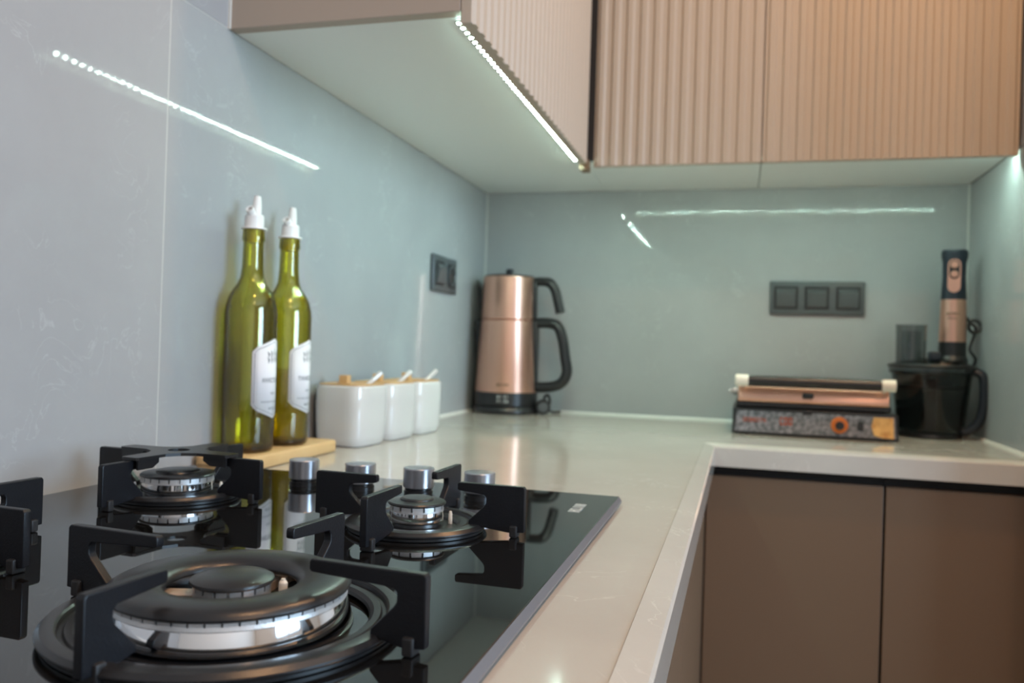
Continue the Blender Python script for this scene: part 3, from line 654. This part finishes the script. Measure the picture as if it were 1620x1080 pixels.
# ------------------------------------------------------------------ contact grill
gr = thing('contact_grill', 'contact grill with copper lid, black handle bar and mottled front', 'grill', (0.806, -0.318, 0))
GW = 0.1595
obj('base', box(B(), -GW, GW, 0.006, 0.245, 0.004, 0.054, 0.004, 2), 'black', gr)
for sx in (-1, 1):
    for y in (0.03, 0.22): obj('foot', lathe(B(), [(0, 0.0003), (0.009, 0.0003), (0.010, 0.005), (0, 0.005)], 16), 'rubber', gr, loc=(sx*0.135, y, 0))
obj('front_frame', prism(B(), [(-GW-0.001, 0.002), (GW+0.001, 0.002), (GW-0.004, 0.055), (-GW+0.004, 0.055)], 0.000, 0.007, 'y', 0.0015), 'black', gr)
fp = obj('front_panel', prism(B(), [(-GW+0.005, 0.0065), (GW-0.005, 0.0065), (GW-0.009, 0.0495), (-GW+0.009, 0.0495)], -0.0015, 0.0005, 'y'), 'granite', gr, smooth=False)
fp['label'] = 'mottled grey printed panel'
bm = B(); strokes(bm, -0.138, 0.0270, 0.046, 0.0085, 8, 0, 'x', 0.0006); 
bm2 = B(); strokes(bm2, -0.066, 0.0230, 0.026, 0.016, 3, 0, 'x', 0.0004)
obj('emblem', bm2, 'red', fp, smooth=False, loc=(0, -0.0015, 0), rot=(PI/2, 0, 0))
obj('lettering', bm, 'red', fp, smooth=False, loc=(0, -0.0015, 0), rot=(PI/2, 0, 0))
kb = obj('thermostat_knob', lathe(B(), [(0, 0), (0.0165, 0), (0.0165, 0.003), (0.0150, 0.007), (0.009, 0.008), (0, 0.008)], 36), 'orange', gr, loc=(0.0485, -0.0015, 0.0285), rot=(PI/2, 0, 0))
obj('knob_centre', lathe(B(), [(0, 0.008), (0.0088, 0.008), (0.0080, 0.0125), (0, 0.013)], 24), 'black', kb)
obj('rocker_switch', box(B(), 0.0830, 0.0935, -0.0045, -0.001, 0.0205, 0.0385, 0.001, 1), 'black', gr)
obj('badge', prism(B(), [(0.1130, 0.0120), (0.1290, 0.0075), (0.1500, 0.0065), (0.1480, 0.0480), (0.1120, 0.0480), (0.1080, 0.0300)], -0.0026, -0.0012, 'y'), 'amber', gr, smooth=False)['label'] = 'golden printed picture'
lid = obj('lid', box(B(), -GW+0.006, GW-0.014, 0.010, 0.240, 0.0565, 0.0690, 0.003, 2), 'black', gr)
obj('lid_shell', prism(B(), [(0.006, 0.068), (0.004, 0.074), (0.010, 0.097), (0.022, 0.104), (0.225, 0.104), (0.238, 0.090), (0.238, 0.068)], -GW+0.010, GW-0.018, 'x', 0.002), 'copper', lid)
obj('latch', box(B(), -0.0235, -0.0015, -0.004, 0.006, 0.0790, 0.0905, 0.003, 2), 'black', lid)
obj('latch_hook', box(B(), -0.0215, -0.0035, -0.0045, 0.001, 0.0460, 0.0560, 0.002, 2), 'black', lid)
obj('handle_bar', tube(B(), [(-0.130, -0.020, 0.1120), (0.1210, -0.020, 0.1120)], 0.0112, 20, upv=(0, 0, 1)), 'black', lid)
for x0, x1 in ((-0.1560, -0.1300), (0.1210, 0.1470)):
    obj('handle_end', tube(B(), [(x0, -0.020, 0.1120), (x0+0.003, -0.020, 0.1120), (x1, -0.020, 0.1120)], [0.0095, 0.0122, 0.0122], 20, upv=(0, 0, 1)), 'cream', lid)
    xm = (x0+x1)/2+(0.0025 if x0 < 0 else -0.0025)
    obj('handle_arm', tube(B(), [(xm, -0.018, 0.110), (xm, 0.020, 0.098), (xm, 0.090, 0.094)], 0.0060, 10, 0.004, (1, 0, 0)), 'cream' if x0 > 0 else 'steel', lid)
obj('hinge_knob', lathe(B(), [(0, 0), (0.0085, 0), (0.0085, 0.010), (0.004, 0.012), (0.004, 0.018), (0, 0.018)], 20), 'steel', lid, loc=(-0.150, 0.040, 0.0880), rot=(0, -PI/2, 0))

# ------------------------------------------------------------------ blender set: bowl with hand blender on top
fpz = thing('food_processor', 'smoked chopper bowl with copper hand blender standing on it', 'food processor', (1.0560, -0.140, 0))
BR = 0.0780
obj('bowl_foot', lathe(B(), [(0, 0.0005), (0.060, 0.0005), (0.064, 0.003), (0.062, 0.010), (0, 0.010)], 56), 'black', fpz)
obj('bowl', lathe(B(), [(0, 0.0105), (0.060, 0.0105), (0.066, 0.015), (BR, 0.130), (BR+0.002, 0.140), (BR-0.001, 0.140), (BR-0.003, 0.130), (0.063, 0.018), (0, 0.0135)], 64), 'smoke', fpz)['label'] = 'smoked see-through bowl'
dsc = obj('blade_hub', lathe(B(), [(0, 0.015), (0.020, 0.015), (0.018, 0.045), (0.012, 0.085), (0.010, 0.125), (0, 0.128)], 32), 'black', fpz)
for k in range(2):
    obj('blade', prism(B(), [(0.012, -0.006), (0.040, -0.010), (0.056, 0.006), (0.040, 0.004), (0.012, 0.006)], 0.028+0.02*k, 0.0295+0.02*k), 'steel', dsc, rot=(0, 0, k*PI+0.6))
obj('disc', lathe(B(), [(0, 0.100), (0.066, 0.104), (0.066, 0.108), (0, 0.106)], 48), 'black', dsc)
ld = obj('bowl_lid', lathe(B(), [(BR+0.0025, 0.134), (BR+0.0060, 0.138), (BR+0.0060, 0.150), (BR+0.002, 0.156), (0.060, 0.164), (0.030, 0.170), (0, 0.170), (0, 0.166), (0.058, 0.160), (BR+0.0030, 0.149)], 64), 'smoke', fpz)
obj('lid_rim', lathe(B(), [(BR+0.0055+0.0042*math.cos(2*PI*k/12), 0.1520+0.0042*math.sin(2*PI*k/12)) for k in range(12)], 64, close=True), 'black', ld, angle=60)
obj('feed_tube', lathe(B(), [(0.0300, 0.160), (0.0310, 0.236), (0.0320, 0.240), (0.0295, 0.240), (0.0285, 0.160)], 40, close=True), 'smokel', ld, loc=(-0.0430, -0.008, 0))
obj('pusher', lathe(B(), [(0, 0.165), (0.0190, 0.165), (0.0200, 0.226), (0, 0.226)], 32), 'smokel', ld, loc=(-0.0430, -0.008, 0))
obj('lid_latch', box(B(), -0.015, 0.006, -0.060, -0.030, 0.165, 0.183, 0.004, 2), 'navy', ld)
hd = spline([(0.060, -0.022, 0.142), (0.082, -0.030, 0.142), (0.093, -0.034, 0.128), (0.094, -0.036, 0.080), (0.086, -0.034, 0.040), (0.066, -0.028, 0.018), (0.050, -0.022, 0.020)], 7)
obj('handle', tube(B(), hd, 0.0095, 12, 0.0125, (0.35, 1, 0)), 'navy', fpz)
hb = obj('motor_coupling', lathe(B(), [(0, 0.150), (0.031, 0.150), (0.0310, 0.168), (0.0275, 0.176), (0.0268, 0.206), (0, 0.206)], 44), 'black', fpz, loc=(0.0420, 0.012, 0))
obj('copper_sleeve', lathe(B(), [(0, 0.205), (0.0268, 0.205), (0.0270, 0.208), (0.0245, 0.297), (0, 0.298)], 44), 'copper', hb)
obj('grip', lathe(B(), [(0, 0.296), (0.0246, 0.296), (0.0250, 0.300), (0.0228, 0.345), (0.0232, 0.375), (0.0258, 0.388), (0.0262, 0.398), (0.0240, 0.403), (0, 0.404)], 44), 'navy', hb)
pa = -1.78
def on_grip(bm, m, nm, z, r): return obj(nm, bm, m, hb, loc=(r*math.cos(pa), r*math.sin(pa), z), rot=(PI/2, 0, pa+PI/2))
def pill(wd, ht, d): 
    bm = B(); P = []
    for k in range(9): a = k*PI/8; P.append((wd*math.cos(a), ht/2-wd+wd*math.sin(a)))
    for k in range(9): a = PI+k*PI/8; P.append((wd*math.cos(a), -ht/2+wd+wd*math.sin(a)))
    return prism(bm, P, 0, d, 'z')
on_grip(pill(0.0125, 0.072, 0.004), 'copper', 'button_panel', 0.3465, 0.0205)
on_grip(pill(0.0098, 0.040, 0.002), 'black', 'button_well', 0.3595, 0.0240)
for z in (0.3495, 0.3695): on_grip(lathe(B(), [(0, 0.003), (0.006, 0.0028), (0.0075, 0.0015), (0.0075, 0)], 24), 'copper', 'button', z, 0.0258)
bm = B(); strokes(bm, -0.013, 0.0, 0.026, 0.005, 6, 0.0, 'x', 0.0005); strokes(bm, -0.010, -0.010, 0.018, 0.004, 5, 0.0, 'x', 0.0005)
obj('logo_print', bm, 'edgebrown', hb, smooth=False, loc=(0.0265*math.cos(pa), 0.0265*math.sin(pa), 0.263), rot=(PI/2-0.03, 0, pa+PI/2))
ld_ = spline([(0.066, 0.016, 0.262), (0.078, 0.022, 0.248), (0.090, 0.026, 0.236), (0.086, 0.026, 0.215), (0.078, 0.020, 0.190), (0.090, 0.020, 0.170), (0.086, 0.030, 0.148)], 8)
obj('power_lead', tube(B(), ld_, 0.0032, 8), 'black', fpz)
lp = [(0.0860+0.0115*math.cos(2*PI*k/24), 0.020+0.004*math.sin(2*PI*k/24), 0.240+0.0135*math.sin(2*PI*k/24)) for k in range(25)]
obj('lead_loop', tube(B(), lp, 0.0036, 8), 'black', fpz)
